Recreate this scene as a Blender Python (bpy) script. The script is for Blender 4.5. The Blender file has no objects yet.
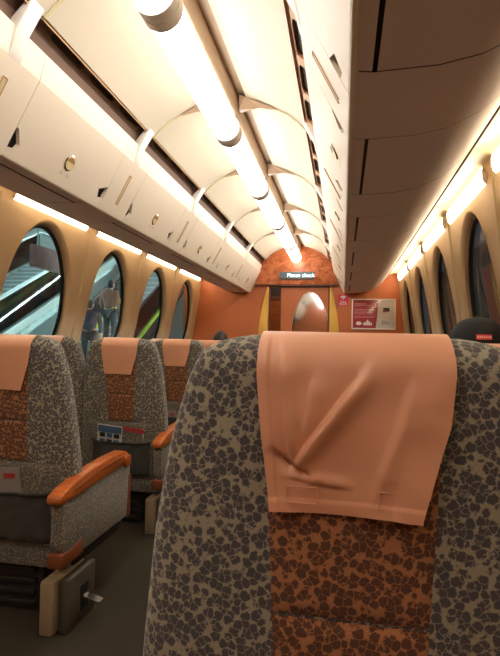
import bpy, bmesh, math, random
from mathutils import Vector, Matrix, noise
random.seed(7)
SC = bpy.context.scene
COL = SC.collection
PI = math.pi

# ------------------------------------------------------------------ camera, world, exposure
F, VP, ROLL, EYE = 512.0, (343.0, 344.0), math.radians(1.0), Vector((0, 0, 1.15))
def camera_axes():
    yc = Vector((VP[0] - 250, -(VP[1] - 328), -F)).normalized()
    zc = Vector((math.sin(ROLL), math.cos(ROLL), 0))
    zc = (zc - yc * zc.dot(yc)).normalized()
    return yc.cross(zc), yc, zc
cx_, cy_, cz_ = camera_axes()
cam = bpy.data.objects.new('camera', bpy.data.cameras.new('camera'))
COL.objects.link(cam)
cam.matrix_world = Matrix.Translation(EYE) @ Matrix((cx_, cy_, cz_)).to_4x4()
cam.data.sensor_fit = 'VERTICAL'; cam.data.sensor_height = 36; cam.data.lens = F * 36 / 656
cam.data.clip_start = 0.02
SC.camera = cam
W = bpy.data.worlds.new('night'); SC.world = W; W.use_nodes = True
W.node_tree.nodes['Background'].inputs[0].default_value = (.10, .16, .20, 1)
W.node_tree.nodes['Background'].inputs[1].default_value = .12
VS = SC.view_settings
SC.display_settings.display_device = 'sRGB'
VS.view_transform = 'Standard'; VS.look = 'None'; VS.gamma = 1; VS.use_curve_mapping = False
VS.exposure = 0.75
SC.cycles.diffuse_bounces = 8; SC.cycles.max_bounces = 16; SC.cycles.transparent_max_bounces = 24
TUBE_POWER, COVE_POWER, STATION_POWER = 6.3, 6.5, 60.0

# ------------------------------------------------------------------ helpers
def srgb(r, g, b):
    f = lambda c: (c / 255 / 12.92) if c / 255 <= .04045 else ((c / 255 + .055) / 1.055) ** 2.4
    return (f(r), f(g), f(b), 1)

def mat(name, col, rough=.5, metal=0, var=.06, scale=9, bump=0, bscale=200, emit=None, spec=.5, sheen=0):
    m = bpy.data.materials.new(name); m.use_nodes = True
    n = m.node_tree; p = n.nodes['Principled BSDF']
    p.inputs['Roughness'].default_value = rough; p.inputs['Metallic'].default_value = metal
    p.inputs['Specular IOR Level'].default_value = spec
    if sheen: p.inputs['Sheen Weight'].default_value = sheen
    tc = n.nodes.new('ShaderNodeTexCoord')
    nz = n.nodes.new('ShaderNodeTexNoise'); nz.inputs['Scale'].default_value = scale; nz.inputs['Detail'].default_value = 4
    n.links.new(tc.outputs['Object'], nz.inputs['Vector'])
    mx = n.nodes.new('ShaderNodeMix'); mx.data_type = 'RGBA'
    mx.inputs['A'].default_value = tuple(c * (1 - var) for c in col[:3]) + (1,)
    mx.inputs['B'].default_value = tuple(min(1, c * (1 + var)) for c in col[:3]) + (1,)
    n.links.new(nz.outputs['Fac'], mx.inputs['Factor']); n.links.new(mx.outputs['Result'], p.inputs['Base Color'])
    if bump:
        n2 = n.nodes.new('ShaderNodeTexNoise'); n2.inputs['Scale'].default_value = bscale
        n.links.new(tc.outputs['Object'], n2.inputs['Vector'])
        b = n.nodes.new('ShaderNodeBump'); b.inputs['Strength'].default_value = bump; b.inputs['Distance'].default_value = .002
        n.links.new(n2.outputs['Fac'], b.inputs['Height']); n.links.new(b.outputs['Normal'], p.inputs['Normal'])
    if emit:
        p.inputs['Emission Color'].default_value = emit[0]; p.inputs['Emission Strength'].default_value = emit[1]
    return m

def leopard(name, light, dark, scale=94, edge=.615):
    """woven upholstery: dark lobed blotches on a lighter ground"""
    m = mat(name, light, .9, bump=.3, bscale=900, spec=.15, sheen=.25)
    n = m.node_tree; p = n.nodes['Principled BSDF']
    tc = n.nodes.new('ShaderNodeTexCoord')
    nz = n.nodes.new('ShaderNodeTexNoise'); nz.inputs['Scale'].default_value = scale * 1.9; nz.inputs['Detail'].default_value = 1.5
    n.links.new(tc.outputs['Object'], nz.inputs['Vector'])
    s = n.nodes.new('ShaderNodeVectorMath'); s.operation = 'SUBTRACT'; s.inputs[1].default_value = (.5, .5, .5)
    n.links.new(nz.outputs['Color'], s.inputs[0])
    k = n.nodes.new('ShaderNodeVectorMath'); k.operation = 'SCALE'; k.inputs['Scale'].default_value = .75 / scale
    n.links.new(s.outputs[0], k.inputs[0])
    a = n.nodes.new('ShaderNodeVectorMath'); a.operation = 'ADD'
    n.links.new(tc.outputs['Object'], a.inputs[0]); n.links.new(k.outputs[0], a.inputs[1])
    v = n.nodes.new('ShaderNodeTexVoronoi'); v.feature = 'F1'; v.inputs['Scale'].default_value = scale
    n.links.new(a.outputs[0], v.inputs['Vector'])
    r = n.nodes.new('ShaderNodeMapRange'); r.inputs['From Min'].default_value = edge + .07; r.inputs['From Max'].default_value = edge - .07
    n.links.new(v.outputs['Distance'], r.inputs['Value'])
    ve = n.nodes.new('ShaderNodeTexVoronoi'); ve.feature = 'DISTANCE_TO_EDGE'; ve.inputs['Scale'].default_value = scale
    n.links.new(a.outputs[0], ve.inputs['Vector'])
    re_ = n.nodes.new('ShaderNodeMapRange'); re_.inputs['From Min'].default_value = .0; re_.inputs['From Max'].default_value = .06
    n.links.new(ve.outputs['Distance'], re_.inputs['Value'])
    mu = n.nodes.new('ShaderNodeMath'); mu.operation = 'MULTIPLY'
    n.links.new(r.outputs['Result'], mu.inputs[0]); n.links.new(re_.outputs['Result'], mu.inputs[1])
    n2 = n.nodes.new('ShaderNodeTexNoise'); n2.inputs['Scale'].default_value = 700
    n.links.new(tc.outputs['Object'], n2.inputs['Vector'])
    dk = n.nodes.new('ShaderNodeMix'); dk.data_type = 'RGBA'
    dk.inputs['A'].default_value = tuple(c * .7 for c in dark[:3]) + (1,); dk.inputs['B'].default_value = tuple(c * 1.35 for c in dark[:3]) + (1,)
    n.links.new(n2.outputs['Fac'], dk.inputs['Factor'])
    lt = n.nodes.new('ShaderNodeMix'); lt.data_type = 'RGBA'
    lt.inputs['A'].default_value = tuple(c * .75 for c in light[:3]) + (1,); lt.inputs['B'].default_value = tuple(c * 1.25 for c in light[:3]) + (1,)
    n.links.new(n2.outputs['Fac'], lt.inputs['Factor'])
    mx = n.nodes.new('ShaderNodeMix'); mx.data_type = 'RGBA'
    n.links.new(mu.outputs[0], mx.inputs['Factor'])
    n.links.new(lt.outputs['Result'], mx.inputs['A']); n.links.new(dk.outputs['Result'], mx.inputs['B'])
    n.links.new(mx.outputs['Result'], p.inputs['Base Color'])
    return m

def wood(name, c1, c2, scale=(3, 40, 40), rough=.35, dist=2.0):
    m = mat(name, c1, rough)
    n = m.node_tree; p = n.nodes['Principled BSDF']
    tc = n.nodes.new('ShaderNodeTexCoord'); mp = n.nodes.new('ShaderNodeMapping'); mp.inputs['Scale'].default_value = scale
    n.links.new(tc.outputs['Object'], mp.inputs['Vector'])
    nz = n.nodes.new('ShaderNodeTexNoise'); nz.inputs['Scale'].default_value = 1; nz.inputs['Detail'].default_value = 6; nz.inputs['Distortion'].default_value = dist
    n.links.new(mp.outputs['Vector'], nz.inputs['Vector'])
    r = n.nodes.new('ShaderNodeValToRGB'); r.color_ramp.elements[0].position = .32; r.color_ramp.elements[1].position = .68
    r.color_ramp.elements[0].color = c1; r.color_ramp.elements[1].color = c2
    n.links.new(nz.outputs['Fac'], r.inputs['Fac']); n.links.new(r.outputs['Color'], p.inputs['Base Color'])
    return m

def emis(name, col, strength):
    m = mat(name, (.8, .8, .8, 1), .4, emit=(col, strength)); return m

def glass(name, tint=(.9, .95, .95, 1), rough=.02, ior=1.45):
    m = bpy.data.materials.new(name); m.use_nodes = True
    n = m.node_tree; n.nodes.remove(n.nodes['Principled BSDF'])
    o = n.nodes['Material Output']
    t = n.nodes.new('ShaderNodeBsdfTransparent'); t.inputs[0].default_value = tint
    g = n.nodes.new('ShaderNodeBsdfGlossy'); g.inputs['Roughness'].default_value = rough
    f = n.nodes.new('ShaderNodeFresnel'); f.inputs[0].default_value = ior
    x = n.nodes.new('ShaderNodeMixShader')
    n.links.new(f.outputs[0], x.inputs[0]); n.links.new(t.outputs[0], x.inputs[1]); n.links.new(g.outputs[0], x.inputs[2])
    n.links.new(x.outputs[0], o.inputs[0])
    return m

M = {}
M['cream'] = mat('cream_panel', srgb(238, 224, 202), .42, var=.025, scale=2.5)
M['ceiling'] = mat('ceiling_cream', srgb(206, 193, 170), .55, var=.03, scale=2)
M['white'] = mat('white_plastic', srgb(236, 228, 218), .4, var=.02)
M['under'] = mat('bin_underside_taupe', srgb(230, 212, 206), .55, var=.03, scale=3)
M['liner'] = mat('dark_liner', srgb(62, 52, 46), .7)
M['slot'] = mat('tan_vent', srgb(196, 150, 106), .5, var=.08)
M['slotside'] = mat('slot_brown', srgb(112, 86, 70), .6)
M['tan'] = mat('tan_housing', srgb(178, 150, 122), .4)
M['ribm'] = mat('pale_rib', srgb(206, 192, 150), .4)
M['wall'] = mat('beige_wall', srgb(230, 208, 172), .38, var=.03, scale=3)
M['gasket'] = mat('black_gasket', srgb(24, 25, 27), .45)
M['glass'] = glass('window_glass')
M['carpet'] = mat('dark_carpet', srgb(60, 55, 46), .95, var=.3, scale=160, bump=.6, bscale=500, spec=.1)
M['orange'] = mat('russet_leather_wall', srgb(192, 108, 62), .5, var=.08, scale=6, bump=.2, bscale=300)
M['burl'] = wood('burl_wood', srgb(150, 70, 36), srgb(208, 124, 74), (5, 5, 7), .3, 3.5)
M['wood'] = wood('armrest_wood', srgb(158, 78, 32), srgb(190, 104, 48), (6, 60, 60), .28, 1.0)
M['darkwood'] = wood('dark_frame_wood', srgb(84, 44, 24), srgb(120, 66, 38), (30, 4, 4), .4)
M['gold'] = mat('gold_blade', srgb(226, 180, 86), .35, metal=.25, var=.04)
M['vest'] = mat('vestibule_brown', srgb(58, 36, 26), .6)
M['mirror'] = mat('mirror', (.62, .64, .64, 1), .06, metal=1, var=.01)
M['chrome'] = mat('chrome', (.7, .68, .65, 1), .18, metal=1)
M['brass'] = mat('brass_latch', srgb(232, 208, 150), .35)
M['brown'] = mat('brown_latch_recess', srgb(168, 122, 78), .5)
M['print'] = mat('grey_print', srgb(120, 104, 92), .6)
M['fabric'] = leopard('grey_leopard_fabric', srgb(152, 146, 126), srgb(76, 73, 76))
M['strip'] = leopard('orange_leopard_fabric', srgb(166, 112, 74), srgb(88, 58, 44), 96, .615)
M['plain'] = leopard('grey_speckle_weave', srgb(142, 134, 112), srgb(84, 80, 80), 130, .62)
M['cover'] = mat('salmon_vinyl', srgb(210, 152, 120), .42, var=.03, scale=14, bump=.05, bscale=60)
M['pocket'] = mat('charcoal_mesh', srgb(70, 68, 64), .8, var=.25, scale=300, bump=.4, bscale=500, spec=.2)
M['dkplastic'] = mat('dark_plastic', srgb(42, 38, 36), .55)
M['kick'] = mat('kick_panel', srgb(78, 70, 60), .5)
M['trimbrown'] = mat('brown_plastic_trim', srgb(122, 64, 38), .45)
M['pillar'] = mat('beige_metal', srgb(148, 132, 108), .45, var=.08)
M['paper'] = mat('magazine_paper', srgb(205, 200, 196), .5)
M['greypaper'] = mat('grey_magazine_paper', srgb(140, 134, 132), .5)
M['bluepaper'] = mat('blue_print', srgb(64, 92, 128), .5)
M['redpaper'] = mat('red_print', srgb(164, 56, 60), .5)
M['maroon'] = mat('maroon_print', srgb(164, 40, 56), .35)
M['pink'] = mat('pink_sign', srgb(206, 50, 78), .4)
M['signgrey'] = mat('display_grey', srgb(98, 104, 106), .35)
M['led'] = emis('led_text', (.55, .95, 1, 1), 1.3)
M['tube'] = emis('tube_diffuser', (1, .965, .90, 1), TUBE_POWER)
M['cove'] = emis('cove_lamp', (1, .84, .58, 1), COVE_POWER)
M['skin'] = mat('skin', srgb(196, 148, 118), .5)
M['hair'] = mat('black_hair', srgb(26, 22, 22), .55, var=.3, scale=90)
M['black'] = mat('black_cotton', srgb(24, 23, 24), .85, bump=.2, bscale=700)
M['navy'] = mat('navy_cloth', srgb(38, 42, 54), .9)
M['browncoat'] = mat('brown_coat', srgb(104, 70, 56), .9)
M['redlabel'] = mat('red_label', srgb(206, 52, 56), .6)
M['teal'] = mat('teal_wall', srgb(140, 158, 156), .6, var=.1, scale=.7)
M['stone'] = mat('platform_stone', srgb(92, 100, 100), .7, var=.15, scale=4)
M['step'] = mat('grey_step', srgb(120, 130, 132), .6)
M['steel'] = mat('steel', srgb(170, 184, 186), .3, metal=.7)
M['yellow'] = mat('yellow_green_edge', srgb(184, 196, 62), .5)
M['balu'] = glass('balustrade_glass', (.86, .96, .96, 1), .05)
M['lampw'] = emis('station_lamp', (.80, 1, .98, 1), STATION_POWER)
M['brownsign'] = mat('brown_sign', srgb(132, 98, 92), .5)
M['night'] = mat('tunnel_black', srgb(26, 24, 26), .9)

class MB:
    def __init__(s): s.v = []; s.f = []
    def add(s, v, f):
        o = len(s.v); s.v += [tuple(p) for p in v]; s.f += [tuple(i + o for i in q) for q in f]; return s
    def box(s, a, b):
        (x0, y0, z0), (x1, y1, z1) = a, b
        return s.add([(x0,y0,z0),(x1,y0,z0),(x1,y1,z0),(x0,y1,z0),(x0,y0,z1),(x1,y0,z1),(x1,y1,z1),(x0,y1,z1)],
                     [(0,3,2,1),(4,5,6,7),(0,1,5,4),(1,2,6,5),(2,3,7,6),(3,0,4,7)])
    def prism(s, poly, fn, a, b):
        """poly 2-D outline, fn(p, q, t) -> 3-D, from t=a to t=b"""
        n = len(poly)
        v = [fn(p, q, a) for p, q in poly] + [fn(p, q, b) for p, q in poly]
        return s.add(v, [tuple(range(n - 1, -1, -1)), tuple(range(n, 2 * n))] + [(i, (i + 1) % n, n + (i + 1) % n, n + i) for i in range(n)])
    def grid(s, fn, us, vs, close=False):
        nu, nv = len(us), len(vs)
        v = [fn(a, b) for b in vs for a in us]
        f = []
        for j in range(nv - 1):
            for i in range(nu if close else nu - 1):
                f.append((j*nu+i, j*nu+(i+1) % nu, (j+1)*nu+(i+1) % nu, (j+1)*nu+i))
        return s.add(v, f)
    def tube(s, pts, r, n=10, cap=True):
        pts = [Vector(p) for p in pts]; rings = []
        rr = r if isinstance(r, (list, tuple)) else [r] * len(pts)
        up = None
        for i, p in enumerate(pts):
            d = (pts[min(i+1, len(pts)-1)] - pts[max(i-1, 0)]).normalized()
            if up is None: up = Vector((0, 0, 1)) if abs(d.z) < .9 else Vector((1, 0, 0))
            a = d.cross(up).normalized(); up = a.cross(d).normalized()
            rings.append([p + (a * math.cos(t) + up * math.sin(t)) * rr[i] for t in [2*PI*k/n for k in range(n)]])
        v = [q for g in rings for q in g]
        f = [(j*n+i, j*n+(i+1) % n, (j+1)*n+(i+1) % n, (j+1)*n+i) for j in range(len(pts)-1) for i in range(n)]
        if cap: f += [tuple(range(n-1, -1, -1)), tuple(range((len(pts)-1)*n, len(pts)*n))]
        return s.add(v, f)
    def mesh(s, name, m, smooth=False, bevel=0, solid=0, angle=40):
        me = bpy.data.meshes.new(name); me.from_pydata(s.v, [], s.f)
        bm = bmesh.new(); bm.from_mesh(me)
        bmesh.ops.recalc_face_normals(bm, faces=bm.faces)
        if bevel: bmesh.ops.bevel(bm, geom=[e for e in bm.edges if len(e.link_faces) == 2 and e.calc_face_angle(0) > .5], offset=bevel, segments=2, profile=.5, affect='EDGES', clamp_overlap=True)
        if solid: bmesh.ops.solidify(bm, geom=list(bm.faces), thickness=solid)
        bm.to_mesh(me); bm.free()
        if smooth or bevel:
            me.polygons.foreach_set('use_smooth', [True] * len(me.polygons))
            try: me.set_sharp_from_angle(angle=math.radians(angle))
            except Exception: pass
        me.materials.append(m)
        return me

def link(name, me, parent=None, loc=(0, 0, 0), rot=(0, 0, 0)):
    o = bpy.data.objects.new(name, me); COL.objects.link(o)
    o.parent = parent; o.location = loc; o.rotation_euler = rot
    return o
def obj(name, mb, m, parent=None, loc=(0, 0, 0), rot=(0, 0, 0), **k):
    return link(name, mb.mesh(name, m, **k), parent, loc, rot)
def tag(o, label, cat, group=None):
    o['label'] = label; o['category'] = cat
    if group: o['group'] = group
    return o
def thing(name, label, cat, loc=(0, 0, 0), group=None, rz=0):
    return tag(link(name, None, None, loc, (0, 0, rz)), label, cat, group)
def struct(o): o['kind'] = 'structure'; return o
def lerp(tab, h):
    if h <= tab[0][0]: return tab[0][1]
    for (a, b), (c, d) in zip(tab, tab[1:]):
        if h <= c: return b + (d - b) * (h - a) / (c - a)
    return tab[-1][1]
def lin(a, b, n): return [a + (b - a) * i / (n - 1) for i in range(n)]
def copy_tree(o, parent=None):
    c = o.copy(); COL.objects.link(c); c.parent = parent
    for ch in o.children: copy_tree(ch, c)
    return c
def text(name, body, m, size, parent, loc, rot, ext=.0008, align='CENTER'):
    cu = bpy.data.curves.new(name, 'FONT'); cu.body = body; cu.size = size; cu.extrude = ext
    cu.align_x = align; cu.align_y = 'CENTER'; cu.materials.append(m)
    o = link(name, cu)
    me = bpy.data.meshes.new_from_object(o.evaluated_get(bpy.context.evaluated_depsgraph_get()))
    bpy.data.objects.remove(o); bpy.data.curves.remove(cu)
    return link(name, me, parent, loc, rot)
ORD = ['first', 'second', 'third', 'fourth', 'fifth', 'sixth', 'seventh', 'eighth']

# ------------------------------------------------------------------ the carriage shell
CX, MOD, END = -.64, 1.07, 6.98
LINES = [END - MOD * k for k in range(9)]            # module lines from the end wall back past the camera
BACK = LINES[8]
def X(s, u): return CX + s * u
WALLP = [(0, 1.56), (.8, 1.555), (1.05, 1.51), (1.3, 1.445), (1.6, 1.40), (1.85, 1.37), (2.0, 1.35)]
def wall_u(z): return lerp(WALLP, z)

struct(obj('floor', MB().box((X(-1, 1.6), BACK - .1, -.06), (X(1, 1.6), END + 1.5, 0)), M['carpet']))
struct(obj('wall_back', MB().box((X(-1, 1.6), BACK - .08, 0), (X(1, 1.6), BACK, 2.6)), M['orange']))

def hole_panel(mb, rect, ell, fn, rings=5, per=16):
    """rectangle (a0,b0,a1,b1) with an elliptical hole (ca,cb,ra,rb); fn(a,b)->3-D"""
    a0, b0, a1, b1 = rect; ca, cb, ra, rb = ell
    P = []
    for i in range(per): P.append((a0 + (a1-a0)*i/per, b0))
    for i in range(per): P.append((a1, b0 + (b1-b0)*i/per))
    for i in range(per): P.append((a1 - (a1-a0)*i/per, b1))
    for i in range(per): P.append((a0, b1 - (b1-b0)*i/per))
    E = []
    for p, q in P:
        t = math.atan2((q - cb) / rb, (p - ca) / ra); E.append((ca + ra*math.cos(t), cb + rb*math.sin(t)))
    n = len(P)
    def g(i, k):
        t = k ** 1.3
        return fn(E[i][0] + (P[i][0]-E[i][0])*t, E[i][1] + (P[i][1]-E[i][1])*t)
    return mb.grid(lambda i, k: g(i, k), list(range(n)), [j / rings for j in range(rings + 1)], close=True)

WZ, WA, WB = 1.31, .40, .635                            # window: centre height and half axes
GA, GB, GD = .365, .590, .055                            # glass half axes and depth behind the wall
win_i = 0
for s, side in ((-1, 'left'), (1, 'right')):
    # dado mesh carries the panels
    wl = struct(obj('wall_' + side, MB().grid(lambda y, z: (X(s, wall_u(z)), y, z), [BACK, END], [0, .3, .58]), M['wall'], solid=.01))
    for k in range(8):
        y0, y1 = LINES[k+1] - .03, LINES[k] - (.03 if k else 0); ym = y0 + MOD / 2
        def fw(y, z): return (X(s, wall_u(z)), y, z)
        mb = hole_panel(MB(), (y0 + .002, .59, y1 - .002, 2.0), (ym, WZ, WA, WB), fw, 6, 14)
        obj('wall_panel', mb, M['wall'], wl, smooth=True, angle=80)
        obj('joint_bead', MB().tube([(X(s, wall_u(z) - .002), y1 - .001, z) for z in lin(.6, 2.0, 12)], .007, 8), M['ribm'], wl, smooth=True)
        # window
        win_i += 1
        def ring(a, b, du):
            return lambda t: (X(s, wall_u(WZ + b*math.sin(t)) + du), ym + a*math.cos(t), WZ + b*math.sin(t))
        prof = [(WA + .012, WB + .012, -.004), (WA + .004, WB + .004, -.005), (WA - .006, WB - .006, .003), (WA - .02, WB - .02, .022), (GA + .03, GB + .03, GD - .02), (GA + .022, GB + .022, GD)]
        TS = [2*PI*i/56 for i in range(56)]
        mb = MB().grid(lambda t, j: ring(*prof[j])(t), TS, list(range(len(prof))), close=True)
        wn = struct(obj('window_%d' % win_i, mb, M['wall'], smooth=True, angle=80))
        gp = [(GA + .024, GB + .024, GD - .006), (GA + .016, GB + .016, GD - .014), (GA + .004, GB + .004, GD - .012), (GA, GB, GD + .006)]
        obj('gasket', MB().grid(lambda t, j: ring(*gp[j])(t), TS, list(range(4)), close=True), M['gasket'], wn, smooth=True, angle=80)
        mb = MB().add([ring(GA + .008, GB + .008, GD)(t) for t in TS], [tuple(range(56))])
        obj('pane', mb, M['glass'], wn)
        # roller blind tucked in the head of the window

# cove strip, and one lamp per module
cove_group = 'cove lamps above the windows'
for s, side in ((-1, 'left'), (1, 'right')):
    cp = [(1.205, 2.05), (1.225, 2.075), (1.26, 2.095), (1.30, 2.098), (1.335, 2.085), (1.36, 2.05), (1.36, 1.995)]
    struct(obj('trim_1' if s < 0 else 'trim_2', MB().grid(lambda y, j: (X(s, cp[j][0]), y, cp[j][1]), [BACK, END], list(range(len(cp)))), M['wall'], smooth=True, solid=.004, angle=80))
    for k in range(7):
        y0, y1 = LINES[k+1] + .085, LINES[k] - .085
        w = ORD[k] + ' from the end wall'
        t = thing('cove_lamp', 'warm strip lamp in the %s cove over the windows, %s' % (side, w), 'lamp', (X(s, 1.325), (y0+y1)/2, 2.035), cove_group)
        L = (y1 - y0) / 2
        pr = [(.010, .048), (.003, .03), (.004, 0), (.010, -.03), (.024, -.046), (.036, -.046), (.036, 0), (.020, .048)]
        obj('diffuser', MB().prism(pr, lambda p, q, y: (s * p, y, q), -L + .004, L - .004), M['cove'], t, smooth=True, angle=50)
        for e in (-1, 1):
            pe = [(p * 1.04, q * 1.03) for p, q in pr]
            a = e * L
            obj('end_cap', MB().prism(pe, lambda p, q, y: (s * p, y, q), a - e * .004, a), M['white'], t)

# ceiling: mesh for the recessed crown, panels, ribs, vent slots as its parts
ce = struct(obj('ceiling', MB().box((CX - .14, BACK, 2.49), (CX + .14, END, 2.53)), M['tan']))
CP = [(.425, 2.288), (.385, 2.33), (.33, 2.375), (.26, 2.41), (.18, 2.442), (.105, 2.462)]
for s in (-1, 1):
    for k in range(8):
        y0, y1 = LINES[k+1] + .002, LINES[k] - .002
        mb = MB().grid(lambda y, j: (X(s, CP[j][0]), y, CP[j][1]), [y0, y1], list(range(6)))
        mb.add([(X(s, .105), y0, 2.462), (X(s, .105), y1, 2.462), (X(s, .105), y1, 2.49), (X(s, .105), y0, 2.49)], [(0, 1, 2, 3)])
        obj('ceiling_panel', mb, M['ceiling'], ce, smooth=True, angle=60)
        # rib along the joint, its wedge at the crown and the bracket across the slot
        yl = LINES[k]
        if k > 0:
            obj('rib', MB().tube([(X(s, u), yl, z - .003) for u, z in CP], .0055, 8), M['ribm'], ce, smooth=True)
            mb = MB().add([(X(s, .30), yl, 2.392), (X(s, .10), yl - .05, 2.462), (X(s, .10), yl + .05, 2.462), (X(s, .065), yl - .02, 2.405), (X(s, .065), yl + .02, 2.405), (X(s, .065), yl - .04, 2.48), (X(s, .065), yl + .04, 2.48), (X(s, .17), yl, 2.418)],
                          [(0, 1, 3, 7), (0, 7, 4, 2), (7, 3, 4), (1, 5, 3), (2, 4, 6), (3, 5, 6, 4), (0, 2, 6, 5, 1)])
            obj('rib_wedge', mb, M['tan'], ce)
        # slot: recessed vent strip with three oval openings
        A, B = Vector((.492, 2.228)), Vector((.425, 2.288)); dv = B - A; nn = Vector((.05, 1))
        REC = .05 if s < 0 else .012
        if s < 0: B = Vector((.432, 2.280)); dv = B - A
        def fs(y, t, d=None): p = A + dv * t + nn * (REC if d is None else d); return (X(s, p.x), y, p.y)
        mb = MB(); ym = (y0 + y1) / 2; cuts = [ym - 1.5*.3, ym - .5*.3, ym + .5*.3, ym + 1.5*.3]
        mb.grid(lambda y, t: fs(y, t), [y0, cuts[0]], [-.15, 1.15]); mb.grid(lambda y, t: fs(y, t), [cuts[3], y1], [-.15, 1.15])
        hb = MB()
        for a, b in zip(cuts, cuts[1:]):
            c = (a + b) / 2
            # rounded-rectangle hole
            def rr(i, n=40):
                t = 2*PI*i/n; q = 4.5
                return (c + .118 * math.copysign(abs(math.cos(t)) ** (2/q), math.cos(t)), .5 + .27 * math.copysign(abs(math.sin(t)) ** (2/q), math.sin(t)))
            n = 40; inner = [rr(i) for i in range(n)]; outer = []
            for p, q in inner:
                dx, dt = (p - c) / ((b - a) / 2), (q - .5) / .65; m_ = max(abs(dx), abs(dt)); outer.append((c + (p - c) / m_, .5 + (q - .5) / m_))
            mb.add([fs(p, q) for p, q in inner] + [fs(p, q) for p, q in outer] + [fs(p, q, REC + .015) for p, q in inner],
                   [(i, (i+1) % n, n + (i+1) % n, n + i) for i in range(n)] + [(i, 2*n + i, 2*n + (i+1) % n, (i+1) % n) for i in range(n)])
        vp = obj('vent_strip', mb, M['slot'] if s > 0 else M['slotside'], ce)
        obj('vent_backing', MB().add([fs(y0, -.1, REC + .016), fs(y1, -.1, REC + .016), fs(y1, 1.1, REC + .016), fs(y0, 1.1, REC + .016)], [(0, 1, 2, 3)]), M['liner'], vp)
        obj('slot_lip', MB().add([fs(y0, 1.0, 0), fs(y1, 1.0, 0), fs(y1, 1.02, REC), fs(y0, 1.02, REC)], [(0, 1, 2, 3)]), M['slot'], vp)
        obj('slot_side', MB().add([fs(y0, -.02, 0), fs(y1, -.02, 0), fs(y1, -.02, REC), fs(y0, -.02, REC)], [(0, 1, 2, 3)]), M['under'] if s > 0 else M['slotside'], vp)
# roof over everything so nothing leaks in
struct(obj('roof', MB().box((X(-1, 1.6), BACK, 2.56), (X(1, 1.6), END + 1.5, 2.6)), M['liner']))

# central light run
hp = [(-.05, 2.49), (-.062, 2.43), (-.05, 2.368), (.05, 2.368), (.062, 2.43), (.05, 2.49)]
struct(obj('trim_3', MB().prism(hp, lambda u, z, y: (CX + u, y, z), BACK, END - .05), M['tan'], bevel=.006))
for k in range(8):
    y0, y1 = LINES[k+1], LINES[k] - (.05 if k == 0 else 0)
    lab = ('round tube lamp on the ceiling ridge, %s from the end wall bulkhead' % ORD[k]) if k else 'round tube lamp on the ceiling ridge, ending at the display sign bulkhead'
    t = thing('tube_lamp', lab, 'lamp', (CX, (y0+y1)/2, 2.300), 'tube lamps along the ceiling')
    L = (y1 - y0) / 2; R = .067
    pts = [(0, y, 0) for y in lin(-L + .045, L - .045, 3)]
    rr = [R] * 3
    if k == 0: pts = pts[:2] + [(0, L - .07, 0), (0, L - .035, 0), (0, L - .015, 0), (0, L - .006, 0)]; rr = [R, R, R, R*.88, R*.6, R*.25]
    obj('diffuser', MB().tube(pts, rr, 28), M['tube'], t, smooth=True, angle=60)
    for e in ((-1,) if k == 0 else (-1, 1)):
        obj('end_ring', MB().tube([(0, e*(L - .05), 0), (0, e*(L - .048), 0), (0, e*(L - .004), 0), (0, e*L, 0)], [R*.9, R*1.1, R*1.1, R*1.02], 28), M['white'], t, smooth=True, angle=40)
    for y in (-L*.55, L*.55):
        obj('hanger', MB().box((-.02, y - .02, .05), (.02, y + .02, .072)), M['tan'], t)

# ------------------------------------------------------------------ overhead bins
FB, FC, FT = Vector((.648, 1.845)), Vector((.505, 2.118)), Vector((.484, 2.215))
S1, S2 = (FC - FB).length, (FT - FC).length
def face(sv, d):
    """point at arc length sv up the bin front, d proud of it (towards the aisle)"""
    if sv <= S1: p = FB + (FC - FB) * (sv / S1); n = Vector((-(FC - FB).y, (FC - FB).x)).normalized()
    else: p = FC + (FT - FC) * ((sv - S1) / S2); n = Vector((-(FT - FC).y, (FT - FC).x)).normalized()
    return p + n * d
UND = [(.653, 1.838), (.70, 1.832), (.86, 1.838), (.96, 1.858), (1.06, 1.905), (1.14, 1.975), (1.20, 2.055)]
SH = .30                                                  # divider strip width
def plate(mb, s, outline, d0, d1):
    """outline in (y, arc) -> plate on the bin front between offsets d0 and d1, split where the front creases"""
    n = len(outline)
    def P(y, a, d): q = face(a, d); return (X(s, q.x), y, q.y)
    v = [P(y, a, d1) for y, a in outline] + [P(y, a, d0) for y, a in outline]
    return mb.add(v, [tuple(range(n))] + [(i, n + i, n + (i+1) % n, (i+1) % n) for i in range(n)])
def rows(y0, y1, a0, a1, n):   # rectangle outline helper -> list of rows
    return [(a0 + (a1 - a0) * i / n) for i in range(n + 1)]
def strip_plate(mb, s, y0, y1, arcs, d0, d1):
    def P(y, a, d): q = face(a, d); return (X(s, q.x), y, q.y)
    mb.grid(lambda y, a: P(y, a, d1), [y0, y1], arcs)
    mb.grid(lambda a, d: P(y0, a, d), arcs, [d0, d1]); mb.grid(lambda a, d: P(y1, a, d), arcs, [d0, d1])
    mb.grid(lambda y, d: P(y, arcs[0], d), [y0, y1], [d0, d1]); mb.grid(lambda y, d: P(y, arcs[-1], d), [y0, y1], [d0, d1])
    return mb
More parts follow.
